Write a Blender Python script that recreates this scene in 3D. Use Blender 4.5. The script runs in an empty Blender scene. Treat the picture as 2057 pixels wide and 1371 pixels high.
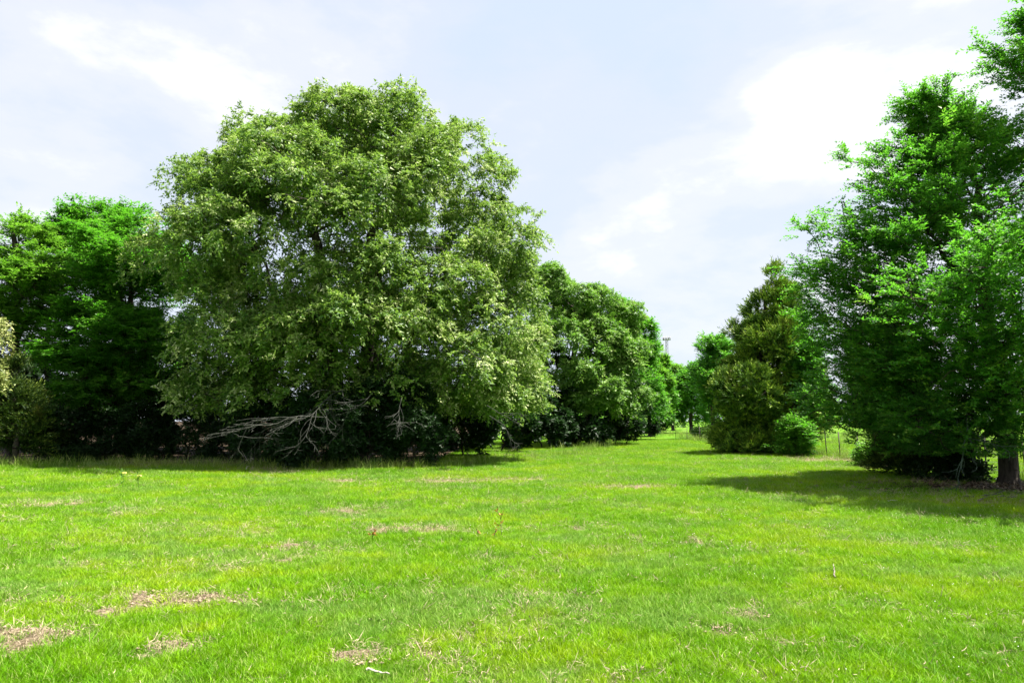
import bpy, math, random
import numpy as np
from mathutils import Vector

R = math.radians
rng = np.random.default_rng(7)
random.seed(7)
sc = bpy.context.scene
COL = sc.collection

# ------------------------------------------------------------------ camera
F = 1371.0                      # focal length in pixels of the 2057 px wide photograph (24 mm)
PITCH = math.atan(159.5 / F)
CAM_Z = 1.65
cd = bpy.data.cameras.new('camera'); cd.lens = 24.0; cd.sensor_width = 36.0
cd.clip_start = 0.05; cd.clip_end = 6000
cam = bpy.data.objects.new('camera', cd); COL.objects.link(cam)
cam.location = (0, 0, CAM_Z); cam.rotation_euler = (R(90) + PITCH, 0, 0)
sc.camera = cam

# ------------------------------------------------------------------ sun and exposure
SUN_EL, SUN_AZ = R(66), R(86)   # azimuth clockwise from +Y: the sun stands to the right
SUN_DIR = Vector((math.cos(SUN_EL) * math.sin(SUN_AZ), math.cos(SUN_EL) * math.cos(SUN_AZ), math.sin(SUN_EL)))
ld = bpy.data.lights.new('sun', 'SUN'); ld.energy = 5.0; ld.angle = R(0.53); ld.color = (1.0, 0.95, 0.86)
sun = bpy.data.objects.new('sun', ld); COL.objects.link(sun)
sun.rotation_euler = SUN_DIR.to_track_quat('Z', 'Y').to_euler(); sun.location = (20, 0, 40)
vs = sc.view_settings
vs.view_transform = 'Standard'; vs.look = 'None'; vs.exposure = 1.85; vs.gamma = 1.0; vs.use_curve_mapping = False

# ------------------------------------------------------------------ node helper
class NT:
    def __init__(s, tree):
        s.t = tree; tree.nodes.clear()
    def n(s, typ, ins=None, **kw):
        nd = s.t.nodes.new(typ)
        for k, v in kw.items(): setattr(nd, k, v)
        for k, v in (ins or {}).items():
            sock = nd.inputs[k]
            if isinstance(v, bpy.types.NodeSocket): s.t.links.new(v, sock)
            elif isinstance(v, bpy.types.Node): s.t.links.new(v.outputs[0], sock)
            else: sock.default_value = v
        return nd
    def math(s, op, a, b=0.0, c=None, clamp=False):
        d = {0: a, 1: b}
        if c is not None: d[2] = c
        return s.n('ShaderNodeMath', d, operation=op, use_clamp=clamp).outputs[0]
    def ramp(s, fac, stops, interp='LINEAR'):
        nd = s.n('ShaderNodeValToRGB', {0: fac}); cr = nd.color_ramp; cr.interpolation = interp
        while len(cr.elements) < len(stops): cr.elements.new(0.5)
        for e, (p, c) in zip(cr.elements, stops):
            e.position = p; e.color = (*c, 1) if not isinstance(c, (int, float)) else (c, c, c, 1)
        return nd.outputs[0]
    def mix(s, fac, a, b, mode='MIX'):
        nd = s.n('ShaderNodeMix', data_type='RGBA', blend_type=mode)
        for k, v in ((0, fac), (6, a), (7, b)):
            if isinstance(v, bpy.types.NodeSocket): s.t.links.new(v, nd.inputs[k])
            else: nd.inputs[k].default_value = v if k == 0 else (*v, 1)
        return nd.outputs[2]

# ------------------------------------------------------------------ sky
world = bpy.data.worlds.new('World'); sc.world = world; world.use_nodes = True
w = NT(world.node_tree)
sky = w.n('ShaderNodeTexSky', sky_type='NISHITA', sun_disc=False, sun_elevation=SUN_EL, sun_rotation=SUN_AZ,
          altitude=100, air_density=1.0, dust_density=1.6, ozone_density=1.0)
tc = w.n('ShaderNodeTexCoord')
def direction(px, py):      # a direction of the sky, as a unit vector
    v = Vector(((px - 1028.5) / F, math.cos(PITCH) - (685.5 - py) / F * math.sin(PITCH), math.sin(PITCH) + (685.5 - py) / F * math.cos(PITCH)))
    return v.normalized()
mp = w.n('ShaderNodeMapping', {'Vector': tc.outputs['Generated'], 'Location': (1.3, 0.4, 2.2), 'Rotation': (0, R(24), 0), 'Scale': (1.0, 1.0, 2.3)})
n1 = w.n('ShaderNodeTexNoise', {'Vector': mp, 'Scale': 2.8, 'Detail': 11.0, 'Roughness': 0.57, 'Distortion': 0.1})
n2 = w.n('ShaderNodeTexNoise', {'Vector': mp, 'Scale': 1.1, 'Detail': 3.0, 'Roughness': 0.5})
dens = w.math('ADD', w.math('MULTIPLY', n1.outputs[0], 0.6), w.math('MULTIPLY', n2.outputs[0], 0.4))
# banks of cumulus standing in three directions of the sky
for (px_, py_, size, amt) in [(1220, 430, .005, .075), (1330, 400, .005, .085), (1450, 360, .005, .08), (1580, 310, .007, .07), (1700, 260, .009, .065), (1540, 205, .002, .065), (1620, 180, .002, .065), (1690, 155, .002, .06), (90, 290, .016, .05), (120, 70, .008, .05), (480, 90, .008, .04), (720, 60, .006, .035), (60, 400, .006, .04), (1045, 90, .0012, .04), (1180, 470, .006, .03), (1150, 200, .03, -.06), (1450, 90, .02, -.05), (1300, 560, .02, -.02), (870, 140, .01, -.02), (240, 190, .006, -.03)]:
    dv = direction(px_, py_)
    dot = w.n('ShaderNodeVectorMath', {0: tc.outputs['Generated'], 1: tuple(dv)}, operation='DOT_PRODUCT').outputs['Value']
    g_ = w.math('POWER', 2.718, w.math('DIVIDE', w.math('SUBTRACT', dot, 1.0), size * .55))
    dens = w.math('ADD', dens, w.math('MULTIPLY', g_, amt))
veil = w.ramp(dens, [(0.36, (7.2, 8.2, 9.7)), (0.47, (7.75, 8.4, 9.7)), (0.54, (8.7, 9.0, 9.9)), (0.60, (10.7, 10.65, 10.8))], 'EASE')
veil = w.mix(1.0, veil, (0.285, 0.285, 0.285), 'MULTIPLY')
col = w.mix(0.93, sky.outputs[0], veil)
bg = w.n('ShaderNodeBackground', {'Color': col, 'Strength': 0.1})
w.n('ShaderNodeOutputWorld', {'Surface': bg.outputs[0]})

# ------------------------------------------------------------------ generic helpers
def ray(px, py):
    u = (px - 1028.5) / F; v = (685.5 - py) / F
    return u, math.cos(PITCH) - v * math.sin(PITCH), math.sin(PITCH) + v * math.cos(PITCH)
def at(px, py, d):
    x, y, z = ray(px, py); k = d / y
    return np.array((x * k, d, CAM_Z + z * k))
def on_ground(px, py):
    x, y, z = ray(px, py); k = -CAM_Z / z
    return x * k, y * k

def lattice(ix, iy, seed):
    h = (ix * 374761393 + iy * 668265263 + seed * 2147483647) & 0xFFFFFFFF
    h = ((h ^ (h >> 13)) * 1274126177) & 0xFFFFFFFF
    return ((h ^ (h >> 16)) & 0xFFFF) / 65535.0
def vnoise(x, y, seed=0):
    x = np.asarray(x, float); y = np.asarray(y, float)
    ix = np.floor(x).astype(np.int64); iy = np.floor(y).astype(np.int64)
    fx = x - ix; fy = y - iy; fx = fx * fx * (3 - 2 * fx); fy = fy * fy * (3 - 2 * fy)
    a = lattice(ix, iy, seed); b = lattice(ix + 1, iy, seed); c = lattice(ix, iy + 1, seed); d = lattice(ix + 1, iy + 1, seed)
    return (a * (1 - fx) + b * fx) * (1 - fy) + (c * (1 - fx) + d * fx) * fy
def fbm(x, y, seed=0, o=4):
    s = 0; a = 0.5; t = 0
    for k in range(o):
        s = s + a * vnoise(x * 2 ** k, y * 2 ** k, seed + k); t += a; a *= 0.5
    return s / t

def tag(o, label=None, cat=None, group=None, kind=None):
    if label: o['label'] = label
    if cat: o['category'] = cat
    if group: o['group'] = group
    if kind: o['kind'] = kind
    return o
def empty(name, loc=(0, 0, 0)):
    o = bpy.data.objects.new(name, None); COL.objects.link(o); o.location = loc; o.empty_display_size = 0.3
    return o
def mesh_obj(name, verts, faces, mat, parent=None, face_attr=None, smooth=False, link=True):
    """faces: (n,k) array of equal-sized polygons, or a list of such arrays"""
    me = bpy.data.meshes.new(name)
    if not isinstance(faces, list): faces = [faces]
    faces = [f for f in faces if len(f)]
    verts = np.asarray(verts, np.float32)
    if parent is not None: verts = verts - np.array(parent.location, np.float32)
    me.vertices.add(len(verts)); me.vertices.foreach_set('co', verts.ravel())
    loops = np.concatenate([f.ravel() for f in faces]).astype(np.int32)
    tot = np.concatenate([np.full(len(f), f.shape[1]) for f in faces]).astype(np.int32)
    st = np.concatenate([[0], np.cumsum(tot)[:-1]]).astype(np.int32)
    me.loops.add(len(loops)); me.loops.foreach_set('vertex_index', loops)
    me.polygons.add(len(tot)); me.polygons.foreach_set('loop_start', st); me.polygons.foreach_set('loop_total', tot)
    me.update(calc_edges=True)
    for k, v in (face_attr or {}).items():
        a = me.attributes.new(k, 'FLOAT', 'FACE' if len(v) == len(tot) else 'POINT')
        a.data.foreach_set('value', np.asarray(v, np.float32))
    if smooth: me.polygons.foreach_set('use_smooth', np.ones(len(tot), bool))
    for m in (mat if isinstance(mat, (list, tuple)) else [mat]): me.materials.append(m)
    o = bpy.data.objects.new(name, me)
    if link: COL.objects.link(o)
    if parent is not None: o.parent = parent
    return o

def norm(v): return v / np.maximum(np.linalg.norm(v, axis=-1, keepdims=True), 1e-9)

def tubes(A, B, ra, rb, sides=5):
    """tapered prisms along segments A->B (arrays)"""
    A = np.asarray(A, float); B = np.asarray(B, float); ra = np.asarray(ra, float); rb = np.asarray(rb, float)
    D = norm(B - A); ref = np.where(np.abs(D[:, 2:3]) > 0.9, np.array([[1., 0, 0]]), np.array([[0, 0, 1.]]))
    U = norm(np.cross(D, ref)); V = np.cross(D, U)
    n = len(A); ang = np.arange(sides) * 2 * math.pi / sides
    ring = U[:, None, :] * np.cos(ang)[None, :, None] + V[:, None, :] * np.sin(ang)[None, :, None]
    va = A[:, None] + ring * ra[:, None, None]; vb = B[:, None] + ring * rb[:, None, None]
    v = np.concatenate([va, vb], 1).reshape(-1, 3)
    base = (np.arange(n) * 2 * sides)[:, None]
    k = np.arange(sides); k2 = (k + 1) % sides
    f = np.stack([base + k, base + k2, base + k2 + sides, base + k + sides], -1).reshape(-1, 4)
    return v, f
def box(c, s, rot=0.0):
    c = np.array(c, float); s = np.array(s, float) / 2
    v = np.array([[x, y, z] for x in (-1, 1) for y in (-1, 1) for z in (-1, 1)], float) * s
    if rot:
        ca, sa = math.cos(rot), math.sin(rot); v[:, :2] = v[:, :2] @ np.array([[ca, sa], [-sa, ca]])
    return v + c, np.array([[0, 1, 3, 2], [4, 6, 7, 5], [0, 4, 5, 1], [2, 3, 7, 6], [0, 2, 6, 4], [1, 5, 7, 3]])
def join(parts):
    vs_, fs, o = [], [], 0
    for v, f in parts:
        vs_.append(v); fs.append(np.asarray(f) + o); o += len(v)
    return np.concatenate(vs_), np.concatenate(fs)

# ------------------------------------------------------------------ materials
def leaf_material(name, stops, back, trans=0.34, rough=0.5, spec=0.35, patch=None, scale=0.5):
    """stops: colour along the per-leaf tone; back: colour light takes through the leaf"""
    m = bpy.data.materials.new(name); m.use_nodes = True; t = NT(m.node_tree)
    tone = t.n('ShaderNodeAttribute', attribute_name='tone').outputs['Fac']
    geo = t.n('ShaderNodeNewGeometry')
    nz = t.n('ShaderNodeTexNoise', {'Vector': geo.outputs['Position'], 'Scale': scale, 'Detail': 2.0})
    tt = t.math('ADD', tone, t.math('MULTIPLY', t.math('SUBTRACT', nz.outputs[0], 0.5), 0.9), clamp=True)
    c = t.ramp(tt, stops)
    if patch:
        nz2 = t.n('ShaderNodeTexNoise', {'Vector': geo.outputs['Position'], 'Scale': patch[1], 'Detail': 3.0})
        c = t.mix(t.ramp(nz2.outputs[0], [(patch[2], 0), (patch[2] + 0.1, 1)]), c, patch[0])
    p = t.n('ShaderNodeBsdfPrincipled', {'Base Color': c, 'Roughness': rough, 'Specular IOR Level': spec})
    tr = t.n('ShaderNodeBsdfTranslucent', {'Color': t.mix(0.65, c, back)})
    mx = t.n('ShaderNodeMixShader', {0: trans, 1: p.outputs[0], 2: tr.outputs[0]})
    t.n('ShaderNodeOutputMaterial', {'Surface': mx.outputs[0]})
    return m
def bark_material(name, a, b, scale=9.0, stretch=0.25):
    m = bpy.data.materials.new(name); m.use_nodes = True; t = NT(m.node_tree)
    geo = t.n('ShaderNodeNewGeometry')
    mp = t.n('ShaderNodeMapping', {'Vector': geo.outputs['Position'], 'Scale': (1, 1, stretch)})
    nz = t.n('ShaderNodeTexNoise', {'Vector': mp, 'Scale': scale, 'Detail': 6.0, 'Roughness': 0.65})
    c = t.ramp(nz.outputs[0], [(0.35, a), (0.65, b)])
    bp = t.n('ShaderNodeBump', {'Height': nz.outputs[0], 'Strength': 0.8, 'Distance': 0.04})
    p = t.n('ShaderNodeBsdfPrincipled', {'Base Color': c, 'Roughness': 0.9, 'Specular IOR Level': 0.2, 'Normal': bp.outputs[0]})
    t.n('ShaderNodeOutputMaterial', {'Surface': p.outputs[0]})
    return m
def plain(name, c, rough=0.8, metal=0.0, var=0.25, scale=20):
    m = bpy.data.materials.new(name); m.use_nodes = True; t = NT(m.node_tree)
    geo = t.n('ShaderNodeNewGeometry')
    nz = t.n('ShaderNodeTexNoise', {'Vector': geo.outputs['Position'], 'Scale': scale, 'Detail': 4.0})
    cc = t.ramp(nz.outputs[0], [(0.3, tuple(x * (1 - var) for x in c)), (0.7, tuple(min(1, x * (1 + var)) for x in c))])
    p = t.n('ShaderNodeBsdfPrincipled', {'Base Color': cc, 'Roughness': rough, 'Metallic': metal})
    t.n('ShaderNodeOutputMaterial', {'Surface': p.outputs[0]})
    return m

M = {}
M['oak'] = leaf_material('oak_leaf', [(0.0, (.035, .095, .012)), (.40, (.105, .205, .026)), (.68, (.26, .35, .08)), (1.0, (.54, .57, .30))],
                         (.22, .38, .04), trans=.42, rough=.5, spec=.3)
M['oak_green'] = leaf_material('oak_leaf_green', [(0.0, (.045, .120, .016)), (.5, (.14, .27, .035)), (1.0, (.32, .43, .11))],
                         (.14, .34, .02), trans=.42, rough=.5, spec=.3)
M['emerald'] = leaf_material('emerald_leaf', [(0.0, (.030, .100, .012)), (.5, (.090, .225, .022)), (1.0, (.20, .37, .045))],
                         (.10, .40, .012), trans=.46, rough=.5, spec=.3)
M['lime'] = leaf_material('lime_leaf', [(0.0, (.045, .130, .014)), (.5, (.125, .265, .024)), (1.0, (.24, .40, .05))],
                         (.16, .42, .02), trans=.45, rough=.5, spec=.3)
M['elm'] = leaf_material('elm_leaf', [(0.0, (.022, .090, .018)), (.5, (.070, .195, .028)), (.85, (.16, .31, .040)), (1.0, (.28, .40, .06))],
                         (.13, .45, .016), trans=.48, rough=.5, spec=.3)
M['cedar'] = leaf_material('cedar_spray', [(0.0, (.018, .060, .007)), (.40, (.070, .160, .014)), (1.0, (.32, .44, .035))],
                         (.06, .09, .015), trans=.15, rough=.6, spec=.25, patch=((.15, .17, .025), 1.0, .60))
M['cedar_dark'] = leaf_material('cedar_dark_spray', [(0.0, (.008, .024, .004)), (.55, (.026, .060, .008)), (1.0, (.13, .18, .02))],
                           (.06, .12, .012), trans=.15, rough=.6, spec=.2, patch=((.11, .12, .018), 1.3, .62))
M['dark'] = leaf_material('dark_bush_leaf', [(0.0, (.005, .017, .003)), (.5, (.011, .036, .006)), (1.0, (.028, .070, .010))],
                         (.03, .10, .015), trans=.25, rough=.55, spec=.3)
M['pale'] = leaf_material('pale_catkin_leaf', [(0.0, (.10, .15, .02)), (.5, (.22, .27, .06)), (1.0, (.42, .43, .17))],
                         (.22, .26, .08), trans=.3, rough=.5, spec=.4)
M['bark'] = bark_material('bark_dark', (.018, .014, .011), (.070, .058, .046))
M['bark_grey'] = bark_material('bark_grey', (.045, .042, .036), (.16, .15, .13))
M['dead'] = bark_material('dead_wood', (.024, .026, .022), (.070, .072, .062), 14)
M['lichen'] = bark_material('lichen_bark', (.04, .06, .045), (.11, .15, .115), 8)

# ------------------------------------------------------------------ the meadow
DRY = []   # x, y, rx, ry, rotation, amount
def dry_patch(px, py, rx, ry, amt=1.0, rot=0.0):
    x, y = on_ground(px, py); DRY.append((x, y, rx, ry, rot, amt))
for a in [(330, 1205, .62, .20, 1.0), (480, 1212, .30, .15, .8), (240, 1230, .28, .12, .7), (75, 1278, .36, .16, 1.0), (10, 1300, .3, .12, .8),
          (355, 1302, .22, .14, .9), (735, 1338, .10, .05, 1.2), (580, 1095, .33, .22, .75), (570, 1125, .38, .25, .5),
          (445, 1143, .2, .14, .6), (915, 968, 1.3, .55, .95), (1050, 963, 1.1, .35, .75), (1265, 978, 1.0, .45, .75), (690, 967, .9, .35, .7),
          (105, 1206, .35, .10, .6), (690, 1028, .8, .4, .55), (790, 1065, .7, .3, .7), (880, 1068, .5, .3, .6), (60, 1015, .8, .4, .5), (140, 1012, .7, .4, .55),
          (270, 1030, .8, .5, .45), (1170, 1066, .25, .15, .7), (1250, 1085, .5, .3, .5), (1390, 1090, .4, .3, .55), (1590, 1118, .3, .2, .5),
          (1515, 1240, .14, .08, .9), (1450, 1272, .22, .10, .75), (1560, 1290, .2, .1, .45), (1660, 1310, .2, .1, .35), (1850, 1220, .2, .1, .3),
          (850, 1330, .35, .2, .45), (1700, 925, 2.6, 1.4, .75), (1760, 940, 1.5, 1.2, .6), (1475, 905, 1.2, .6, .8), (400, 931, 3.4, 1.2, .8),
          (160, 927, 1.6, .5, .7), (560, 945, 1.8, .5, .6), (1930, 1010, .8, .25, .8), (1790, 970, 1.2, .3, .6), (1860, 968, 1.4, .4, .6), (1340, 855, 6, 3, .5), (450, 1070, .9, .5, .35), (2040, 1250, .2, .1, .4), (2000, 1320, .2, .1, .35)]:
    dry_patch(a[0], a[1], a[2] * 1.2, a[3] * 1.35, a[4])
def dryness(x, y):
    wx = x + .7 * (fbm(x * 2.6, y * 2.6, 31) - .5); wy = y + .6 * (fbm(x * 2.6, y * 2.6, 37) - .5)
    d = np.zeros_like(x)
    for (cx_, cy_, rx, ry, rot, amt) in DRY:
        q = ((wx - cx_) / rx) ** 2 + ((wy - cy_) / ry) ** 2
        d = np.maximum(d, amt * np.exp(-q * 1.1))
    rag = fbm(x * 5, y * 5, 5, 3)
    d = d * (0.55 + 1.15 * rag)
    fine_ = fbm(x * 13, y * 13, 8, 2)
    d = d * (.45 + 1.1 * fine_)
    g = np.clip((fbm(x * .7, y * 1.1, 11) - .50) * 3.2, 0, .40)
    return np.clip(np.maximum(d, g * (.1 + .6 * rag + .6 * fine_)), 0, 1)
def bare(x, y):
    """soil under the right-hand elm and inside the left wood"""
    b = np.exp(-(((x - 12.9) / 4.2) ** 2 + ((y - 17.3) / 1.7) ** 2) * 1.2) * (.9 + 1.0 * fbm(x * 2, y * 2, 77))
    b = np.maximum(b, np.clip((y - 26.8 - (x + 8) * -0.02) / 1.5, 0, 1) * (x < -3))
    return b
def gz(x, y):
    x = np.asarray(x, float); y = np.asarray(y, float)
    r = np.hypot(x, y); k = np.clip(1 - r / 60, 0, 1)
    return (0.10 * (fbm(x * .25, y * .25, 3, 2) - .5) + 0.035 * (fbm(x * 2.5, y * 2.5, 4, 3) - .5)) * k

th = np.sort(np.concatenate([np.linspace(-52, 52, 270), np.linspace(52, 308, 41)[1:-1]]))
rr = np.concatenate([[0.4, 1.5, 2.6], np.geomspace(3.4, 60, 165), np.geomspace(60, 3000, 36)[1:]])
TH, RR = np.meshgrid(np.radians(th), rr)
GX = RR * np.sin(TH); GY = RR * np.cos(TH)
GV = np.stack([GX, GY, gz(GX, GY)], -1)
nr, na = GX.shape
dry_v = dryness(GX, GY).ravel(); bare_v = bare(GX, GY).ravel()
GV[..., 2] += (np.clip(dry_v - .45, 0, .5) * .07).reshape(GX.shape) * np.clip(1 - RR / 40, 0, 1)
i, j = np.meshgrid(np.arange(nr - 1), np.arange(na), indexing='ij'); j2 = (j + 1) % na
gf = np.stack([i * na + j, i * na + j2, (i + 1) * na + j2, (i + 1) * na + j], -1).reshape(-1, 4)[:, ::-1]
gm = bpy.data.materials.new('meadow_ground'); gm.use_nodes = True; t = NT(gm.node_tree)
geo = t.n('ShaderNodeNewGeometry'); pos = geo.outputs['Position']
def grass_tint(t, pos, lo, mid, hi, blue):
    a = t.n('ShaderNodeTexNoise', {'Vector': pos, 'Scale': 0.33, 'Detail': 4.0, 'Roughness': 0.6})
    b = t.n('ShaderNodeTexNoise', {'Vector': pos, 'Scale': 2.3, 'Detail': 3.0, 'Roughness': 0.6})
    f = t.math('ADD', t.math('MULTIPLY', a.outputs[0], .65), t.math('MULTIPLY', b.outputs[0], .35))
    c = t.ramp(f, [(.42, lo), (.5, mid), (.58, hi)])
    mpv = t.n('ShaderNodeMapping', {'Vector': pos, 'Location': (31, 17, 0), 'Scale': (.6, 1, 1)})
    b2 = t.n('ShaderNodeTexNoise', {'Vector': mpv, 'Scale': 0.8, 'Detail': 5.0, 'Roughness': .65})
    return t.mix(t.ramp(b2.outputs[0], [(.50, 0), (.62, .85)]), c, blue)
c = grass_tint(t, pos, (.055, .17, .003), (.095, .22, .004), (.145, .24, .006), (.08, .19, .02))
fine = t.n('ShaderNodeTexNoise', {'Vector': pos, 'Scale': 38.0, 'Detail': 5.0, 'Roughness': .75})
c = t.mix(t.ramp(fine.outputs[0], [(.42, .55), (.60, 0)]), c, (.030, .060, .006))
dry_a = t.n('ShaderNodeAttribute', attribute_name='dry').outputs['Fac']
bare_a = t.n('ShaderNodeAttribute', attribute_name='bare').outputs['Fac']
straw = t.ramp(fine.outputs[0], [(.36, (.045, .030, .018)), (.50, (.17, .125, .08)), (.68, (.36, .29, .21))])
c = t.mix(t.ramp(t.math('ADD', dry_a, t.math('MULTIPLY', t.math('SUBTRACT', fine.outputs[0], .5), .5)), [(.22, 0), (.62, .95)]), c, straw)
soil = t.ramp(fine.outputs[0], [(.3, (.012, .008, .005)), (.55, (.036, .025, .014)), (.75, (.10, .070, .042))])
c = t.mix(t.ramp(bare_a, [(.25, 0), (.7, 1)]), c, soil)
bp = t.n('ShaderNodeBump', {'Height': fine.outputs[0], 'Strength': .9, 'Distance': .04})
p = t.n('ShaderNodeBsdfPrincipled', {'Base Color': c, 'Roughness': .95, 'Specular IOR Level': .1, 'Normal': bp.outputs[0]})
t.n('ShaderNodeOutputMaterial', {'Surface': p.outputs[0]})
tag(mesh_obj('ground', GV.reshape(-1, 3), gf, gm, face_attr={'dry': dry_v, 'bare': bare_v}, smooth=True),
    'green meadow with straw coloured dry patches', kind='structure')

# ------------------------------------------------------------------ grass tufts (geometry nodes instances over numpy points)
def blade_mesh(n, h, wd, spread, lean, seed, seg=3, col=None):
    r = np.random.default_rng(seed)
    V, Q, T = [], [], []; tone = []
    for b in range(n):
        a = r.uniform(0, 2 * math.pi); rad = spread * math.sqrt(r.uniform())
        bx, by = rad * math.cos(a), rad * math.sin(a)
        fa = r.uniform(0, 2 * math.pi); hh = h * r.uniform(.5, 1.15); ww = wd * r.uniform(.7, 1.2)
        la = r.uniform(0, 2 * math.pi); ll = lean * r.uniform(.2, 1.3) * hh
        o = len(V); tv = r.uniform()
        for s in range(seg):
            q = s / seg; wq = ww * (1 - .55 * q * q) / 2
            x = bx + math.cos(la) * ll * q ** 1.8; y = by + math.sin(la) * ll * q ** 1.8; z = hh * (q - .25 * lean * q * q) - .01
            V += [(x - math.cos(fa) * wq, y - math.sin(fa) * wq, z), (x + math.cos(fa) * wq, y + math.sin(fa) * wq, z)]
        V.append((bx + math.cos(la) * ll, by + math.sin(la) * ll, hh * (1 - .25 * lean) - .01))
        for s in range(seg - 1): Q.append((o + 2 * s, o + 2 * s + 1, o + 2 * s + 3, o + 2 * s + 2)); tone.append(tv)
        T.append((o + 2 * seg - 2, o + 2 * seg - 1, o + 2 * seg))
    tone = tone + [tone[k * (seg - 1)] for k in range(n)]
    return np.array(V), [np.array(Q), np.array(T)], np.array(tone)

def grass_material(name, lo, mid, hi, blue, back, trans=.35, straw=.12):
    m = bpy.data.materials.new(name); m.use_nodes = True; t = NT(m.node_tree)
    geo = t.n('ShaderNodeNewGeometry'); pos = geo.outputs['Position']
    c = grass_tint(t, pos, lo, mid, hi, blue)
    tone = t.n('ShaderNodeAttribute', attribute_name='tone').outputs['Fac']
    rnd = t.n('ShaderNodeObjectInfo').outputs['Random']
    v = t.math('ADD', t.math('MULTIPLY', tone, .5), t.math('MULTIPLY', rnd, .5))
    c = t.mix(1.0, c, t.ramp(v, [(.1, .62), (.5, 1.0), (.9, 1.45)]), 'MULTIPLY')
    c = t.mix(t.ramp(tone, [(1 - straw, 0), (1 - straw + .01, 1)], 'CONSTANT'), c, (.36, .43, .12))
    p = t.n('ShaderNodeBsdfPrincipled', {'Base Color': c, 'Roughness': .5, 'Specular IOR Level': .14})
    tr = t.n('ShaderNodeBsdfTranslucent', {'Color': t.mix(.5, c, back)})
    mx = t.n('ShaderNodeMixShader', {0: trans, 1: p.outputs[0], 2: tr.outputs[0]})
    t.n('ShaderNodeOutputMaterial', {'Surface': mx.outputs[0]})
    return m
G_green = grass_material('grass_blade', (.090, .235, .001), (.165, .330, .002), (.245, .360, .003), (.15, .275, .045), (.20, .44, .003))
G_dry = plain('dry_straw', (.30, .235, .15), .8, var=.45, scale=30)
G_tall = grass_material('tall_grass_blade', (.09, .20, .01), (.15, .24, .02), (.22, .26, .05), (.14, .24, .08), (.18, .34, .02), straw=.3)

def scatter(name, points, rot, scl, idx, protos, label):
    """one object whose modifier sets the given tufts on its own points"""
    pc = bpy.data.collections.new(name + '_tufts')
    for o in protos: pc.objects.link(o)
    me = bpy.data.meshes.new(name); me.vertices.add(len(points)); me.vertices.foreach_set('co', points.astype(np.float32).ravel())
    a = me.attributes.new('rot', 'FLOAT_VECTOR', 'POINT'); a.data.foreach_set('vector', rot.astype(np.float32).ravel())
    a = me.attributes.new('scl', 'FLOAT', 'POINT'); a.data.foreach_set('value', scl.astype(np.float32))
    a = me.attributes.new('pick', 'INT', 'POINT'); a.data.foreach_set('value', idx.astype(np.int32))
    o = bpy.data.objects.new(name, me); COL.objects.link(o)
    ng = bpy.data.node_groups.new(name + '_nodes', 'GeometryNodeTree')
    ng.interface.new_socket('Geometry', in_out='INPUT', socket_type='NodeSocketGeometry')
    ng.interface.new_socket('Geometry', in_out='OUTPUT', socket_type='NodeSocketGeometry')
    gi = ng.nodes.new('NodeGroupInput'); go = ng.nodes.new('NodeGroupOutput')
    ip = ng.nodes.new('GeometryNodeInstanceOnPoints'); ci = ng.nodes.new('GeometryNodeCollectionInfo')
    ci.inputs['Collection'].default_value = pc; ci.inputs['Separate Children'].default_value = True; ci.inputs['Reset Children'].default_value = True
    def att(nm, ty):
        n = ng.nodes.new('GeometryNodeInputNamedAttribute'); n.data_type = ty; n.inputs['Name'].default_value = nm
        return n.outputs['Attribute']
    L = ng.links.new
    L(gi.outputs[0], ip.inputs['Points']); L(ci.outputs[0], ip.inputs['Instance']); ip.inputs['Pick Instance'].default_value = True
    L(att('pick', 'INT'), ip.inputs['Instance Index']); L(att('rot', 'FLOAT_VECTOR'), ip.inputs['Rotation']); L(att('scl', 'FLOAT'), ip.inputs['Scale'])
    L(ip.outputs[0], go.inputs[0])
    md = o.modifiers.new('tufts', 'NODES'); md.node_group = ng
    return tag(o, label, kind='stuff')

def ring_points(n, r0, r1, power, half=50):
    """points in front of the camera spot, density ~ 1/r**power"""
    u = rng.uniform(size=n); e = 2 - power
    r = (r0 ** e + u * (r1 ** e - r0 ** e)) ** (1 / e)
    a = np.radians(rng.uniform(-half, half, n))
    return r * np.sin(a), r * np.cos(a), r

def tuft_set(params, mat):
    out = []
    for k, pr in enumerate(params):
        v, f, tn = blade_mesh(*pr, seed=100 + k)
        out.append(mesh_obj('tuft_%02d' % k, v, f, mat, face_attr={'tone': tn}, link=False))
    return out
def place(x, y, r, tilt=.15, grow=1.0):
    n = len(x); rot = np.stack([rng.normal(0, tilt, n), rng.normal(0, tilt, n), rng.uniform(0, 2 * math.pi, n)], -1)
    dz = np.clip(dryness(x, y) - .45, 0, .5) * .07 * np.clip(1 - r / 40, 0, 1)
    P = np.stack([x, y, gz(x, y) + dz], -1)
    s = rng.uniform(.65, 1.25, n) * (1 + grow * np.clip((r - 9) / 30, 0, 1.2))
    return P, rot, s

protos = tuft_set([(34, .105, .0046, .080, .6), (34, .085, .005, .090, .9), (30, .13, .0044, .08, .7), (36, .07, .005, .10, 1.0),
                   (28, .12, .0052, .07, 1.0), (32, .095, .0044, .09, .6)], G_green)
x, y, r = ring_points(235000, 3.0, 62, 1.12)
dn = dryness(x, y); bn = bare(x, y)
keep = (rng.uniform(size=len(x)) > np.clip(dn * 1.45 - .08, 0, .92)) & (rng.uniform(size=len(x)) > bn * 1.02)
x, y, r = x[keep], y[keep], r[keep]
P, rot, s = place(x, y, r)
hn = fbm(x * .8, y * .8, 21)
s *= .50 + .6 * hn
scatter('grass', P, rot, s, rng.integers(0, 6, len(x)), protos, 'short bright green grass covering the meadow')

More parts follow.
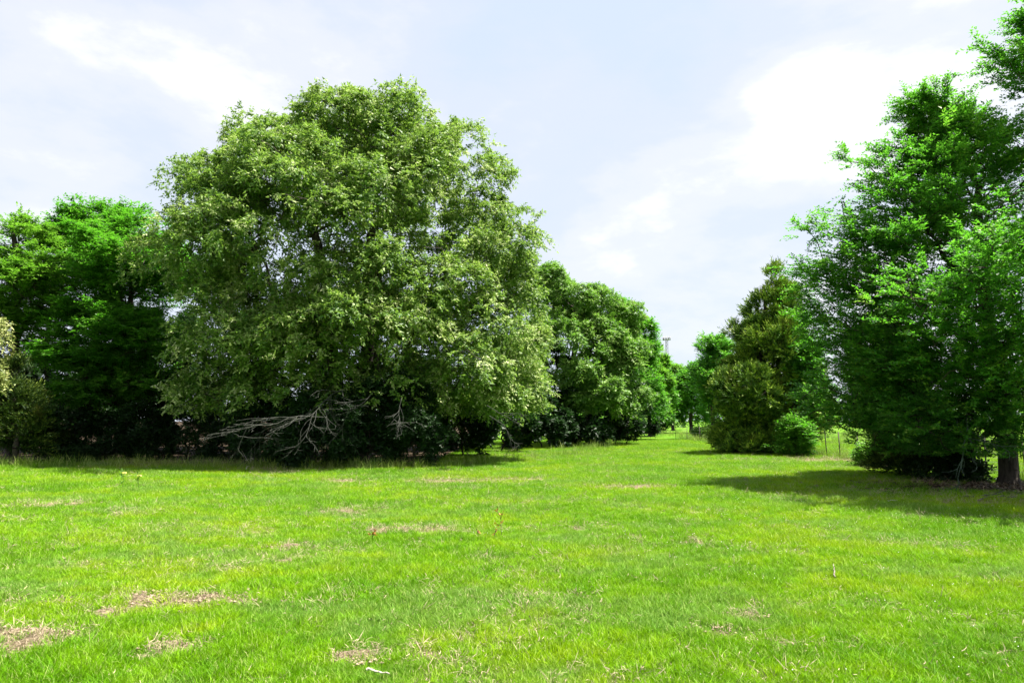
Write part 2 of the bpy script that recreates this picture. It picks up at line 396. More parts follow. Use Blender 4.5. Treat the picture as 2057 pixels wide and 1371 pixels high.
dprotos = tuft_set([(16, .05, .0045, .10, 1.8), (16, .035, .005, .12, 2.4), (12, .07, .004, .09, 1.6)], G_dry)
x, y, r = ring_points(120000, 3.0, 40, 1.1)
dn = dryness(x, y)
keep = (rng.uniform(size=len(x)) < np.clip(dn * 1.5 - .08, .05, 1))
x, y, r = x[keep], y[keep], r[keep]
P, rot, s = place(x, y, r, .5)
scatter('dry_grass', P, rot, s, rng.integers(0, 3, len(x)), dprotos, 'straw coloured dead grass lying in the bare patches')

tprotos = tuft_set([(16, .30, .006, .09, .45), (14, .38, .006, .10, .6)], G_tall)
tx, ty = [], []
for (ax, ay, bx_, by_, n, wdt) in [(-24, 25.8, -3.2, 23.6, 500, .5), (-3, 23.8, 3.5, 34, 120, .5), (3.6, 36, 12, 75, 260, .7), (14.6, 17, 14.9, 60, 420, .35)]:
    q = rng.uniform(size=n); tx.append(ax + (bx_ - ax) * q + rng.normal(0, wdt, n)); ty.append(ay + (by_ - ay) * q + rng.normal(0, wdt, n))
q1 = rng.uniform(15.5, 60, 2600); tx.append(q1); ty.append(rng.uniform(24, 95, 2600))
x = np.concatenate(tx); y = np.concatenate(ty); P, rot, s = place(x, y, np.hypot(x, y), .2, .6)
scatter('tall_grass', P, rot, s, rng.integers(0, 2, len(x)), tprotos, 'taller pale unmown grass along the tree lines and past the fence')

# ------------------------------------------------------------------ trees
def px_lobes(depth, items):
    """(px, py, half width px, half height px, depth offset m, depth radius m) -> metres at that distance"""
    out = []
    for (px, py, rx, rz, dd, ry) in items:
        d = depth + dd; c_ = at(px, py, d); k = d / F
        out.append((c_[0], c_[1], c_[2], rx * k, ry, rz * k))
    return np.array(out)

def sphere_dirs(n, r):
    v = r.normal(size=(n, 3)); return norm(v)

def skeleton(root_pts, targets, bal, r, tip_r, trunk_r, wobble=.12):
    """balanced minimum spanning tree from the trunk points to the targets"""
    nodes = [np.array(p_, float) for p_ in root_pts]; par = [-1] + list(range(len(root_pts) - 1))
    N0 = len(nodes); tg = np.asarray(targets, float); n = len(tg)
    P_ = np.zeros((N0 + n, 3)); P_[:N0] = nodes; parent = np.full(N0 + n, -1); parent[1:N0] = np.arange(N0 - 1)
    plen = np.zeros(N0 + n)
    for k in range(1, N0): plen[k] = plen[k - 1] + np.linalg.norm(P_[k] - P_[k - 1])
    best = np.full(n, np.inf); bi = np.zeros(n, int); cnt = N0
    for k in range(max(1, N0 // 3), N0):
        d = np.linalg.norm(tg - P_[k], axis=1); low = np.clip(P_[k][2] - tg[:, 2], 0, None)
        c_ = d + bal * plen[k] + low * .35; m = c_ < best; best[m] = c_[m]; bi[m] = k
    done = np.zeros(n, bool)
    for _ in range(n):
        q = int(np.argmin(np.where(done, np.inf, best))); done[q] = True
        P_[cnt] = tg[q]; parent[cnt] = bi[q]; plen[cnt] = plen[bi[q]] + np.linalg.norm(tg[q] - P_[bi[q]])
        d = np.linalg.norm(tg - tg[q], axis=1); c_ = d + bal * plen[cnt]
        m = (c_ < best) & ~done; best[m] = c_[m]; bi[m] = cnt; cnt += 1
    wgt = np.zeros(cnt); ch = np.zeros(cnt, int)
    for k in range(cnt - 1, 0, -1):
        if wgt[k] == 0: wgt[k] = 1
        wgt[parent[k]] += wgt[k]
    rad = tip_r * wgt ** .46
    rad = rad * min(1.0, trunk_r / rad[0]) if rad[0] > trunk_r else rad
    rad[:N0] = np.maximum(rad[:N0], np.linspace(trunk_r, trunk_r * .45, N0))
    idx = np.arange(1, cnt); A = P_[parent[idx]]; B = P_[idx]
    ra = np.minimum(rad[parent[idx]], rad[idx] * 1.5); ra[:N0 - 1] = rad[:N0 - 1]; rb = rad[idx]
    L = np.linalg.norm(B - A, axis=1); off = r.normal(0, wobble, (len(A), 3)) * L[:, None] * .6
    off[:N0 - 1] *= .2
    m1 = A + (B - A) * .5 + off; m1[:, 2] += L * .06; rm = (ra + rb) / 2
    big = np.concatenate([ra, rm])
    AA = np.concatenate([A, m1]); BB = np.concatenate([m1, B]); RA = np.concatenate([ra, rm]); RB = np.concatenate([rm, rb])
    th_ = RA > .05
    parts = []
    if th_.any(): parts.append(tubes(AA[th_], BB[th_], RA[th_], RB[th_], 8))
    if (~th_).any(): parts.append(tubes(AA[~th_], BB[~th_], RA[~th_], RB[~th_], 3))
    return parts

def leaves_mesh(C, O, st, r):
    """C cluster centres, O outward directions -> leaf quads, tone, twig ribbons"""
    K, Lf = st['twigs'], st['leaves']; n = len(C)
    c_ = np.repeat(C, K, 0); o_ = np.repeat(O, K, 0)
    d = o_ * st.get('out', .8) + sphere_dirs(len(c_), r) * st.get('rand', .8); d[:, 2] = d[:, 2] * st.get('flat', 1.0) + st.get('up', 0.0)
    d = norm(d); tl = st['twig'] * r.uniform(.5, 1.2, len(c_))
    side = norm(np.cross(d, np.array([0, 0, 1.]) + r.normal(0, .15, d.shape)))
    # leaves
    tt = (np.arange(Lf)[None, :] + r.uniform(0, 1, (len(c_), Lf))) / Lf; tt = st.get('t0', .15) + (1 - st.get('t0', .15)) * tt
    pos = c_[:, None] + d[:, None] * (tl[:, None] * tt)[..., None]
    pos[..., 2] -= st.get('droop', .2) * tl[:, None] * tt ** 2
    sg = np.where(np.arange(Lf) % 2, 1.0, -1.0)[None, :, None]
    ld_ = d[:, None] * st.get('along', .6) + side[:, None] * sg * st.get('side', .7) + r.normal(0, st.get('lr', .35), pos.shape)
    ld_[..., 2] -= st.get('hang', .1)
    ld_ = norm(ld_)
    nn = np.array([0, 0, 1.]) * st.get('nup', 1.0) + r.normal(0, st.get('nr', .5), pos.shape) + o_[:, None] * st.get('nout', .3)
    pos = pos.reshape(-1, 3); ld_ = ld_.reshape(-1, 3); nn = nn.reshape(-1, 3)
    s = norm(np.cross(ld_, nn)); nn = np.cross(s, ld_)
    m = len(pos); Ls = st['L'] * np.clip(r.lognormal(-.08, .32, m), .45, 1.6)[:, None]; Ws = st['W'] * r.uniform(.7, 1.2, m)[:, None]
    mid = pos + ld_ * Ls * r.uniform(.1, .35, m)[:, None]; sk = r.uniform(-.2, .3, m)[:, None] * Ls * ld_
    V = np.stack([mid + s * Ws * .55 + sk, pos + ld_ * Ls * 1.05, mid - s * Ws * .55], 1).reshape(-1, 3)
    Fc = np.arange(m * 3).reshape(-1, 3)
    ct = np.repeat(np.repeat(r.normal(0, st.get('ct', .14), n), K), Lf)
    tone = np.clip(.42 + ct + r.normal(0, .17, m) + st.get('tipt', .15) * (tt.reshape(-1) - .5), 0, 1)
    tw = (c_, c_ + d * tl[:, None] * .92 - np.array([0, 0, 1.]) * (st.get('droop', .2) * tl * .8)[:, None])
    return V, Fc, tone, tw

def grow(name, label, cat, base, lobes, mat, st, n_puff, puff_r, n_cl, trunk_r, bark='bark', seed=1, n_sk=420, trunk_top=None,
         group=None, shell=.75, lean=0.0, bal=.32, z_min=.5, stems=1, twig_geo=True, pull=.8, low_fill=0.0, crown_name='crown'):
    r = np.random.default_rng(seed)
    lobes = np.array(lobes, float); lobes[:, 3:] = np.maximum(lobes[:, 3:] - .55 * puff_r - .3 * st['twig'], lobes[:, 3:] * .42); vol = (lobes[:, 3] * lobes[:, 4] * lobes[:, 5]) ** .667; pr = vol ** .75; pr /= pr.sum()
    # puffs: secondary billows over the lobes' outside
    li = r.choice(len(lobes), n_puff * 3, p=pr); dr = sphere_dirs(n_puff * 3, r)
    dr[:, 2] = np.where(dr[:, 2] < -.5, -dr[:, 2], dr[:, 2])
    pc = lobes[li, :3] + dr * lobes[li, 3:] * r.uniform(shell, 1.1, (n_puff * 3, 1))
    inside = np.zeros(len(pc), bool)
    for q, lb in enumerate(lobes):
        dd = (((pc - lb[:3]) / (lb[3:] * .78)) ** 2).sum(1) < 1; inside |= dd & (li != q)
    ok = np.where(~inside)[0]
    if len(ok) < n_puff: ok = np.concatenate([ok, np.where(inside)[0]])
    ok = ok[:n_puff]; pc = pc[ok]; pl = lobes[li[ok], :3]
    pr_ = puff_r * r.uniform(.6, 1.3, len(pc)) * np.array([1, 1, st.get('pflat', .75)])[:, None].T[0][None, :].repeat(len(pc), 0)[:, :1].ravel()
    # clusters on the puffs
    q = r.integers(0, len(pc), n_cl); cdv = sphere_dirs(n_cl, r)
    ow = norm(pc[q] - pl[q]); cdv = norm(cdv + ow * .45 + np.array([0, 0, .25]))
    C = pc[q] + cdv * (pr_[q] * r.uniform(.35, 1.0, n_cl) ** .6)[:, None] * np.array([1, 1, st.get('pflat', .75)])
    O = norm(cdv * .7 + ow * .7)
    bough_pts = None
    if st.get('bough'):   # long arching boughs with side sprays instead of round billows
        E = pc; ax_ = np.array([base[0], base[1]]) + (np.array([lobes[:, 0].mean(), lobes[:, 1].mean()]) - base) * .35
        hv = E[:, :2] - ax_; hd = np.linalg.norm(hv, axis=1, keepdims=True); keep_ = np.minimum(hd, st['bough']) / np.maximum(hd, 1e-3)
        S = E.copy(); S[:, :2] = E[:, :2] - hv * keep_ * .85; S[:, 2] = E[:, 2] - st.get('rise', .5) * (hd * keep_)[:, 0] - .3
        Mx = (S + E) / 2; Ls_ = np.linalg.norm(E - S, axis=1, keepdims=True); Mx[:, 2] += Ls_[:, 0] * st.get('arch', .12); Mx += r.normal(0, .06, Mx.shape) * Ls_
        def bez(k, tt_): tt_ = tt_[:, None]; return (1 - tt_) ** 2 * S[k] + 2 * tt_ * (1 - tt_) * Mx[k] + tt_ ** 2 * E[k]
        q = r.integers(0, len(E), n_cl); tt_ = r.uniform(0, 1, n_cl) ** .62
        C = bez(q, tt_); T = norm(bez(q, np.minimum(tt_ + .05, 1.04)) - C)
        sd_ = norm(np.cross(T, np.array([0, 0, 1.])) + r.normal(0, .25, T.shape)); sg_ = r.choice([-1., 1.], n_cl)[:, None]
        wd_ = (.30 * Ls_[q] * (1 - tt_[:, None]) ** .8 + .10) * np.abs(r.normal(0, .75, (n_cl, 1)))
        C = C + sd_ * sg_ * wd_ + T * wd_ * .6; C[:, 2] += r.normal(0, st.get('thick', .13), n_cl) - wd_[:, 0] * .12
        O = norm(T + sd_ * sg_ * .75 + np.array([0, 0, .05]))
        k_ = np.arange(len(E)); bough_pts = np.concatenate([bez(k_, np.full(len(E), v_)) for v_ in (.12, .38, .64, .9)])
    if low_fill:   # sparse inner leaves
        k = int(n_cl * low_fill); l2 = r.choice(len(lobes), k, p=pr)
        C2 = lobes[l2, :3] + sphere_dirs(k, r) * lobes[l2, 3:] * r.uniform(.2, .8, (k, 1)); C = np.concatenate([C, C2]); O = np.concatenate([O, sphere_dirs(k, r)])
    m = C[:, 2] > z_min; C, O = C[m], O[m]
    # trunk(s)
    bx_, by_ = base; bz = float(gz(bx_, by_)) - .15
    cc = (lobes[:, :3] * vol[:, None]).sum(0) / vol.sum(); top = trunk_top or (cc[2] + .25 * (lobes[:, 2] + lobes[:, 5]).max())
    root = empty(name, (bx_, by_, bz + .15)); tag(root, label, cat, group)
    parts = []
    sel = r.choice(len(C), min(n_sk, len(C)), replace=False)
    tg_all = np.concatenate([pc * .85 + cc * .15 if bough_pts is None else bough_pts, C[sel]])
    if bough_pts is not None: tg_all = tg_all[tg_all[:, 2] > z_min]
    asg = r.integers(0, stems, len(tg_all)) if stems > 1 else np.zeros(len(tg_all), int)
    for s_ in range(stems):
        ang = s_ * 2.2 + 1.0; spd = 0 if stems == 1 else .35
        n_t = 9; tp = []
        for k in range(n_t):
            u = k / (n_t - 1); z = bz + (top - bz) * u
            tp.append((bx_ + (cc[0] - bx_) * u ** 1.5 * pull + lean * u + spd * math.cos(ang) * (1 + 3.5 * u) + r.normal(0, .07) * (k > 0),
                       by_ + (cc[1] - by_) * u ** 1.5 * pull + spd * math.sin(ang) * (1 + 3.5 * u) + r.normal(0, .07) * (k > 0), z))
        if stems > 1:
            tgs = tg_all[np.argmin([[1e9 if False else 0]], axis=0)] if False else tg_all[asg == s_]
        else: tgs = tg_all
        parts += skeleton(tp, tgs, bal, r, .011, trunk_r)
        a0 = np.array([tp[0]]); parts.append(tubes(a0 - [[0, 0, .1]], a0 + (np.array([tp[1]]) - a0) * .35, [trunk_r * 1.55], [trunk_r * 1.02], 9))
    v, f = join(parts)
    mesh_obj('trunk', v, f, M[bark], root, smooth=True)
    V, Fc, tone, tw = leaves_mesh(C, O, st, r)
    mesh_obj(crown_name, V, Fc, mat, root, face_attr={'tone': tone})
    if twig_geo:
        k = r.choice(len(tw[0]), min(len(tw[0]), int(len(tw[0]) * .12)), replace=False)
        rr_ = np.full(len(k), .006)
        v, f = tubes(tw[0][k], tw[1][k], rr_, rr_ * .4, 3)
        tag(mesh_obj('twigs', v, f, M[bark], root), kind='stuff')
    return root

OAK = dict(twigs=5, leaves=11, twig=.54, L=.145, W=.078, out=.8, rand=.75, up=.12, droop=.35, along=.5, side=.7, lr=.45, hang=.45, nup=.8, nr=.55, nout=.5, t0=.25, ct=.16)
OAK_S = dict(OAK, twigs=4, L=.22, W=.105, leaves=10)
ELM = dict(bough=3.2, rise=.62, arch=.07, thick=.085, twigs=3, leaves=16, twig=.55, L=.088, W=.052, out=1.2, rand=.4, flat=.9, up=.06, droop=.25, along=.6, side=.8, lr=.3, hang=.08, nup=1.1, nr=.45, nout=.1, t0=.02, ct=.2)
EMB = dict(bough=3.6, rise=.32, arch=.10, thick=.12, twigs=3, leaves=13, twig=.6, L=.14, W=.08, out=1.1, rand=.45, flat=.6, up=.05, droop=.2, along=.5, side=.8, lr=.25, hang=.08, nup=1.3, nr=.35, nout=.1, t0=.05, ct=.16)
EMR = dict(twigs=4, leaves=12, twig=.8, L=.15, W=.085, out=.9, rand=.7, flat=.4, up=.12, droop=.2, along=.5, side=.8, lr=.25, hang=.08, nup=1.3, nr=.35, nout=.2, t0=.1, pflat=.45, ct=.14)
CED = dict(twigs=4, leaves=11, twig=.46, L=.12, W=.036, out=.8, rand=.5, up=.45, droop=.0, along=.9, side=.45, lr=.3, hang=-.1, nup=.3, nr=1.0, nout=.3, t0=.05, pflat=.9, tipt=.5, ct=.12)
BSH = dict(twigs=4, leaves=10, twig=.42, L=.12, W=.06, out=.8, rand=.8, up=.1, droop=.2, along=.5, side=.7, lr=.4, hang=.1, nup=1.0, nr=.5, nout=.4, ct=.14)

# --- the big oak
oak_l = px_lobes(29, [(690, 330, 190, 130, 0, 4.5), (820, 275, 100, 90, -.5, 3), (560, 310, 100, 95, 0, 3), (680, 270, 110, 80, -1, 3), (450, 405, 92, 88, 0, 3.2), (900, 370, 120, 120, 0, 3.8),
                      (640, 480, 250, 190, -1, 6), (400, 560, 80, 130, 0, 4), (980, 500, 100, 120, 0, 4), (1000, 680, 95, 120, 0, 4.5), (520, 660, 150, 110, -2.5, 4),
                      (450, 500, 100, 100, -2.6, 2.4), (620, 540, 130, 110, -4.2, 2.4), (800, 540, 130, 110, -4.0, 2.4), (690, 400, 140, 90, -3.4, 2.4), (900, 600, 100, 90, -3.2, 2.4),
                      (700, 680, 190, 110, -4.2, 2.6), (880, 740, 150, 90, -3, 3.2), (450, 740, 90, 75, -3, 2.8), (950, 800, 110, 60, -1.5, 3), (600, 740, 140, 60, -4.4, 1.8),
                      (700, 520, 200, 180, 2.5, 3.5), (400, 800, 60, 42, -2.6, 1.6), (560, 400, 120, 130, -1.5, 3.5), (800, 400, 140, 120, -2, 3.5), (1040, 780, 60, 60, 0, 2), (1020, 590, 75, 80, 0, 2.5), (1000, 830, 80, 46, -.5, 1.8), (620, 670, 150, 90, 2.5, 2.5), (780, 650, 120, 90, 2.5, 2.5), (500, 790, 90, 50, -3.4, 1.6), (640, 790, 110, 42, -4.2, 1.6), (780, 800, 110, 45, -4.0, 1.6), (900, 830, 90, 40, -2.5, 1.6)])
oak = grow('oak_tree', 'huge broad oak with a domed olive crown and dead grey lower branches', 'tree',
           tuple(at(715, 900, 29)[:2]), oak_l, M['oak'], OAK, 500, .95, 8000, .38, seed=11, n_sk=900, trunk_top=9.5, stems=3, z_min=2.1, group=None, low_fill=.2)

# --- dead limbs under the oak
def dead_limb(parent, start, heading, length, seed, r0=.035, depth=4, mat='dead', name='dead_branch'):
    r = np.random.default_rng(seed); A, B, RA, RB = [], [], [], []
    def go(p_, d_, L, rad, lev):
        n = max(3, int(L / .16)); st_ = L / n
        for k in range(n):
            d_ = norm(d_ + r.normal(0, .17, 3) + np.array([0, 0, -.015])); d_[2] = min(d_[2], .05); q_ = p_ + d_ * st_
            r2 = rad * (1 - .8 * (k + 1) / n) + .003; r1 = rad * (1 - .8 * k / n) + .003
            A.append(p_); B.append(q_); RA.append(r1); RB.append(r2); p_ = q_
            if lev > 0 and k > 0 and r.uniform() < .55:
                go(p_, norm(d_ * .9 + r.normal(0, .5, 3) * np.array([1, 1, .32])), L * (1 - k / n) * r.uniform(.25, .5) + .12, r2 * .75, lev - 1)
    go(np.array(start, float), norm(np.array(heading, float)), length, r0, depth)
    v, f = tubes(A, B, RA, RB, 4)
    return mesh_obj(name, v, f, M[mat], parent, smooth=True)
for (a, b, L, sd) in [((705, 785, 24.3), (500, 838, 22.6), 3.6, 3), ((670, 838, 22.9), (440, 820, 22.4), 4.0, 4), ((760, 790, 23.6), (690, 880, 22.4), 2.1, 5),
                      ((610, 838, 22.8), (450, 850, 22.2), 2.6, 6), ((815, 800, 23.6), (800, 880, 22.8), 1.6, 7), ((800, 842, 23), (870, 850, 22.6), 1.6, 8),
                      ((700, 785, 23.8), (735, 845, 23.2), 1.4, 15), ((640, 830, 22.9), (590, 880, 22.5), 1.1, 18),
                      ((980, 815, 24.8), (1070, 832, 24.6), 1.5, 9), ((985, 835, 24.6), (1060, 862, 24.2), 1.5, 10), ((500, 875, 22.6), (570, 885, 22.4), 1.2, 12)]:
    s_, e_ = at(*a), at(*b); s_[1] -= .9; e_[1] -= .9; dead_limb(oak, s_, e_ - s_, L, sd, r0=.011 if L > 3 else .009)

# --- left wood
def tree(*a, **k): return grow(*a, **k)
tree('broadleaf_tree', 'tall emerald green tree with layered branches left of the big oak', 'tree', tuple(at(262, 900, 31.5)[:2]),
     px_lobes(31.5, [(235, 490, 85, 75, 0, 3.5), (280, 560, 90, 90, -1, 3.8), (180, 580, 75, 75, -1, 3.2), (220, 660, 130, 70, -1.8, 3.2), (300, 680, 90, 60, -2, 2.5), (170, 740, 90, 40, -2.4, 2)]),
     M['emerald'], EMB, 130, .6, 3600, .20, seed=21, z_min=2.5, n_sk=500, low_fill=.06)
tree('broadleaf_tree', 'lime green feathery tree cut by the left edge of the picture', 'tree', tuple(at(20, 900, 30.5)[:2]),
     px_lobes(30.5, [(20, 510, 95, 95, 0, 2.6), (-50, 560, 70, 100, 0, 2.6), (80, 570, 80, 90, -1, 2.2), (0, 650, 110, 70, -1, 2.4), (60, 480, 55, 55, 0, 1.5)]),
     M['lime'], dict(EMB, rise=.5), 100, .6, 2300, .2, seed=22, z_min=2.5, low_fill=.04)
tree('broadleaf_tree', 'shorter dark green tree with flat spreading layers before the emerald tree', 'tree', tuple(at(150, 905, 29.5)[:2]),
     px_lobes(29.5, [(150, 640, 100, 55, 0, 2.4), (110, 720, 90, 45, -.6, 2.2), (230, 720, 100, 50, -.8, 2.2), (170, 790, 120, 50, -.5, 2.2), (300, 770, 85, 55, 0, 2), (280, 650, 80, 50, .5, 2)]),
     M['emerald'], dict(EMB, rise=.12, thick=.07, arch=.05), 100, .5, 2400, .13, seed=26, z_min=1.4, n_sk=300, low_fill=.08)
tree('broadleaf_tree', 'rounded bluish green tree top rising behind the layered emerald tree', 'tree', tuple(at(215, 900, 39)[:2]),
     px_lobes(39, [(200, 460, 65, 55, 0, 3), (280, 470, 55, 55, 0, 3), (165, 490, 40, 40, 0, 3), (240, 560, 110, 90, 0, 3.5), (320, 560, 60, 80, 0, 3)]),
     M['emerald'], dict(EMR, L=.2, W=.11, pflat=.8, flat=.8), 55, 1.0, 1500, .2, seed=23, z_min=3)
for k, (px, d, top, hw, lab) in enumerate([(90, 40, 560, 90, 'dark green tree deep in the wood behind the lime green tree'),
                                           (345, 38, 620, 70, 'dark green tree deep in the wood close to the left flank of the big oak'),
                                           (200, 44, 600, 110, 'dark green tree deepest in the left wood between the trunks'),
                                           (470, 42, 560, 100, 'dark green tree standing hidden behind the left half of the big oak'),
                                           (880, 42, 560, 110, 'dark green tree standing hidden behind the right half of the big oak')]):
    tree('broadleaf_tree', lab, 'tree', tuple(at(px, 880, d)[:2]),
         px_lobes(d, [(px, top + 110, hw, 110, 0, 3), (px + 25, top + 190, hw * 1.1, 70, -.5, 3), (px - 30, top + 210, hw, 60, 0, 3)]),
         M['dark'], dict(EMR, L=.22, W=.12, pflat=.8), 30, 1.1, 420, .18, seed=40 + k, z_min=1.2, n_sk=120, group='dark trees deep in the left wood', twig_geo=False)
tree('oak_sapling', 'pale cream leaved young oak at the left edge above the cedar', 'tree', tuple(at(-150, 900, 22.5)[:2]),
     px_lobes(22.5, [(-72, 680, 66, 60, 0, 1.0), (-68, 755, 50, 40, 0, .8), (-140, 690, 60, 100, 0, 1.3)]),
     M['pale'], dict(OAK, L=.13, W=.06), 26, .5, 620, .1, seed=24, z_min=1.8, n_sk=120)
tree('cedar_tree', 'olive green cedar at the left edge of the picture before the wood', 'cedar', tuple(at(30, 925, 25.5)[:2]),
     px_lobes(26.5, [(35, 770, 22, 60, 0, .5), (35, 830, 45, 60, 0, 1.0), (90, 850, 22, 50, 0, .6), (70, 880, 55, 40, 0, 1.2), (-20, 850, 40, 70, 0, 1.0), (30, 895, 85, 32, 0, 1.4), (-50, 890, 60, 40, 0, 1.2)]),
     M['cedar_dark'], CED, 60, .42, 1500, .1, seed=25, z_min=.1, n_sk=200, trunk_top=3.0)

# --- undergrowth, each bush its own
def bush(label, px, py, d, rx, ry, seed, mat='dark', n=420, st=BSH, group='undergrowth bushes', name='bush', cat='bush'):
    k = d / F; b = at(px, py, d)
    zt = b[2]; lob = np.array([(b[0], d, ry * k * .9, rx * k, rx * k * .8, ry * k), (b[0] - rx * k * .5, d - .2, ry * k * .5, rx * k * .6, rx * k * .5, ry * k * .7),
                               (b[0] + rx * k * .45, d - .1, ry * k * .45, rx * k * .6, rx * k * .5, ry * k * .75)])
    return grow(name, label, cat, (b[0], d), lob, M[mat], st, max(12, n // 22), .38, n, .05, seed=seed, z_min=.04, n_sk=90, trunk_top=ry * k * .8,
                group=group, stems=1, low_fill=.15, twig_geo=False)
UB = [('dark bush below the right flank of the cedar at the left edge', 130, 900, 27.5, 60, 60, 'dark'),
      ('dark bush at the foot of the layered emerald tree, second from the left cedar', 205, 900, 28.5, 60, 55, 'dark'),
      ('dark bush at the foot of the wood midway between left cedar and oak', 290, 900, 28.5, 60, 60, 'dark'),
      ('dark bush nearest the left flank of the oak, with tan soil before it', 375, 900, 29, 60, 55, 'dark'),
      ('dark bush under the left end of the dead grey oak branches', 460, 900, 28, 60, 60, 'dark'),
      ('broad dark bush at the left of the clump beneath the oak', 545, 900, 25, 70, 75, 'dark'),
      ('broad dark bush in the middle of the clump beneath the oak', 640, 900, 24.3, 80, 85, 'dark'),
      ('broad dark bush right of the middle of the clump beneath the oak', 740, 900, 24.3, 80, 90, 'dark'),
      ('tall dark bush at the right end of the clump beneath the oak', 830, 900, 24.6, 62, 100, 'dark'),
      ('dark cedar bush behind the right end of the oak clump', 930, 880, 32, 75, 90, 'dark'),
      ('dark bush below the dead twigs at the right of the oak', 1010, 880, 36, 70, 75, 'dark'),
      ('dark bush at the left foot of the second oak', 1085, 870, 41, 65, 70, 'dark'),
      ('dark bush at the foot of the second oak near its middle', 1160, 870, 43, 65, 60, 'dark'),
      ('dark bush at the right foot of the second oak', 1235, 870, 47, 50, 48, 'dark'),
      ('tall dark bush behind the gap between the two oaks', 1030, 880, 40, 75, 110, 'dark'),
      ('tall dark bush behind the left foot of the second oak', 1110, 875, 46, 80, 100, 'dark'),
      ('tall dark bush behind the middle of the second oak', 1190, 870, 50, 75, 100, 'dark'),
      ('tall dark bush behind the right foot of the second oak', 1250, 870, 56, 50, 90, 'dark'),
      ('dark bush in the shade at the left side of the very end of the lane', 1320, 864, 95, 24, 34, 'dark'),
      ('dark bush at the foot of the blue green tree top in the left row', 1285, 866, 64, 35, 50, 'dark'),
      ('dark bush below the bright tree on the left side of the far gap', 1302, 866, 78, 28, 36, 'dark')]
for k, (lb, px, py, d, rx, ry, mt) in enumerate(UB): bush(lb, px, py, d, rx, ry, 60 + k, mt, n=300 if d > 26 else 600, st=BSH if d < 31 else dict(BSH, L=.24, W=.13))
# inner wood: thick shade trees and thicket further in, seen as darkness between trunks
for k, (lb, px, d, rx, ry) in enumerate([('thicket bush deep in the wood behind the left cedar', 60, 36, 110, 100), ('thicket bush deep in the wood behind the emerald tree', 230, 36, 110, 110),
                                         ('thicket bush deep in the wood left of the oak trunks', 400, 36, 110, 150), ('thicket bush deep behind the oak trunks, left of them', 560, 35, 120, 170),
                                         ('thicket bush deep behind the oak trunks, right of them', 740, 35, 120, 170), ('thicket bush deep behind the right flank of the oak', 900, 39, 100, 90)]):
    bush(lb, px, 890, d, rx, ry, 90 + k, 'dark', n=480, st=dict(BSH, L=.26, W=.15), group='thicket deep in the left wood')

# --- second oak and what follows it down the left row
tree('oak_tree', 'smaller green oak with an open crown behind the right flank of the huge oak', 'tree', tuple(at(1150, 880, 48)[:2]),
     px_lobes(48, [(1105, 600, 60, 68, 0, 3), (1060, 680, 60, 80, 0, 3), (1165, 650, 90, 85, -1, 3.5), (1225, 660, 62, 75, 0, 3), (1150, 720, 130, 90, -2, 4), (1240, 760, 72, 85, -1, 3.5),
                   (1120, 780, 70, 60, -2, 3), (1200, 800, 80, 45, -3, 3), (1250, 835, 35, 25, -3, 2)]),
     M['oak_green'], OAK_S, 130, .85, 3400, .28, seed=31, z_min=1.2, n_sk=420, low_fill=.04)
tree('broadleaf_tree', 'blue green tree top showing behind the right shoulder of the second oak', 'tree', tuple(at(1255, 870, 60)[:2]),
     px_lobes(60, [(1240, 650, 48, 60, 0, 3), (1275, 690, 42, 60, 0, 3), (1262, 760, 60, 80, 0, 3.5), (1285, 810, 42, 55, 0, 3)]),
     M['emerald'], dict(EMR, L=.22, W=.13, pflat=.8, flat=.8), 48, 1.1, 1300, .25, seed=32, z_min=.8, n_sk=200)
tree('broadleaf_tree', 'bright green tree on the left side of the far gap', 'tree', tuple(at(1305, 865, 75)[:2]),
     px_lobes(75, [(1290, 720, 34, 50, 0, 3), (1308, 760, 38, 55, 0, 3), (1290, 800, 38, 50, -2, 3), (1308, 825, 34, 40, -2, 2.5)]),
     M['lime'], dict(EMR, L=.28, W=.17, pflat=.8, flat=.8), 45, 1.1, 1100, .22, seed=33, z_min=.6, n_sk=150)
tree('broadleaf_tree', 'rounded mid green tree between the bright tree and the end of the gap', 'tree', tuple(at(1322, 862, 92)[:2]),
     px_lobes(92, [(1318, 755, 28, 45, 0, 3), (1326, 790, 28, 45, 0, 3), (1318, 825, 30, 34, 0, 3)]),
     M['emerald'], dict(EMR, L=.3, W=.18, pflat=.8, flat=.8, twig=1.0), 40, 1.3, 800, .25, seed=39, z_min=.4, n_sk=150)
tree('broadleaf_tree', 'far green tree closing the end of the grassy gap', 'tree', tuple(at(1352, 862, 120)[:2]),
     px_lobes(120, [(1345, 775, 38, 45, 0, 4), (1368, 785, 30, 42, 0, 4), (1332, 790, 32, 40, 0, 4), (1350, 815, 38, 26, 0, 4)]),
     M['lime'], dict(EMR, L=.4, W=.25, pflat=.8, flat=.8, twig=1.2), 45, 1.6, 1000, .3, seed=34, z_min=2.6, n_sk=150)
tree('broadleaf_tree', 'far dark green tree right of the end of the grassy gap', 'tree', tuple(at(1388, 862, 95)[:2]),
     px_lobes(95, [(1385, 790, 36, 55, 0, 3.5), (1402, 760, 34, 34, 0, 3), (1392, 830, 34, 36, 0, 3)]),
     M['emerald'], dict(EMR, L=.3, W=.18, pflat=.8, flat=.8, twig=1.0), 40, 1.4, 950, .28, seed=35, z_min=.4, n_sk=150)
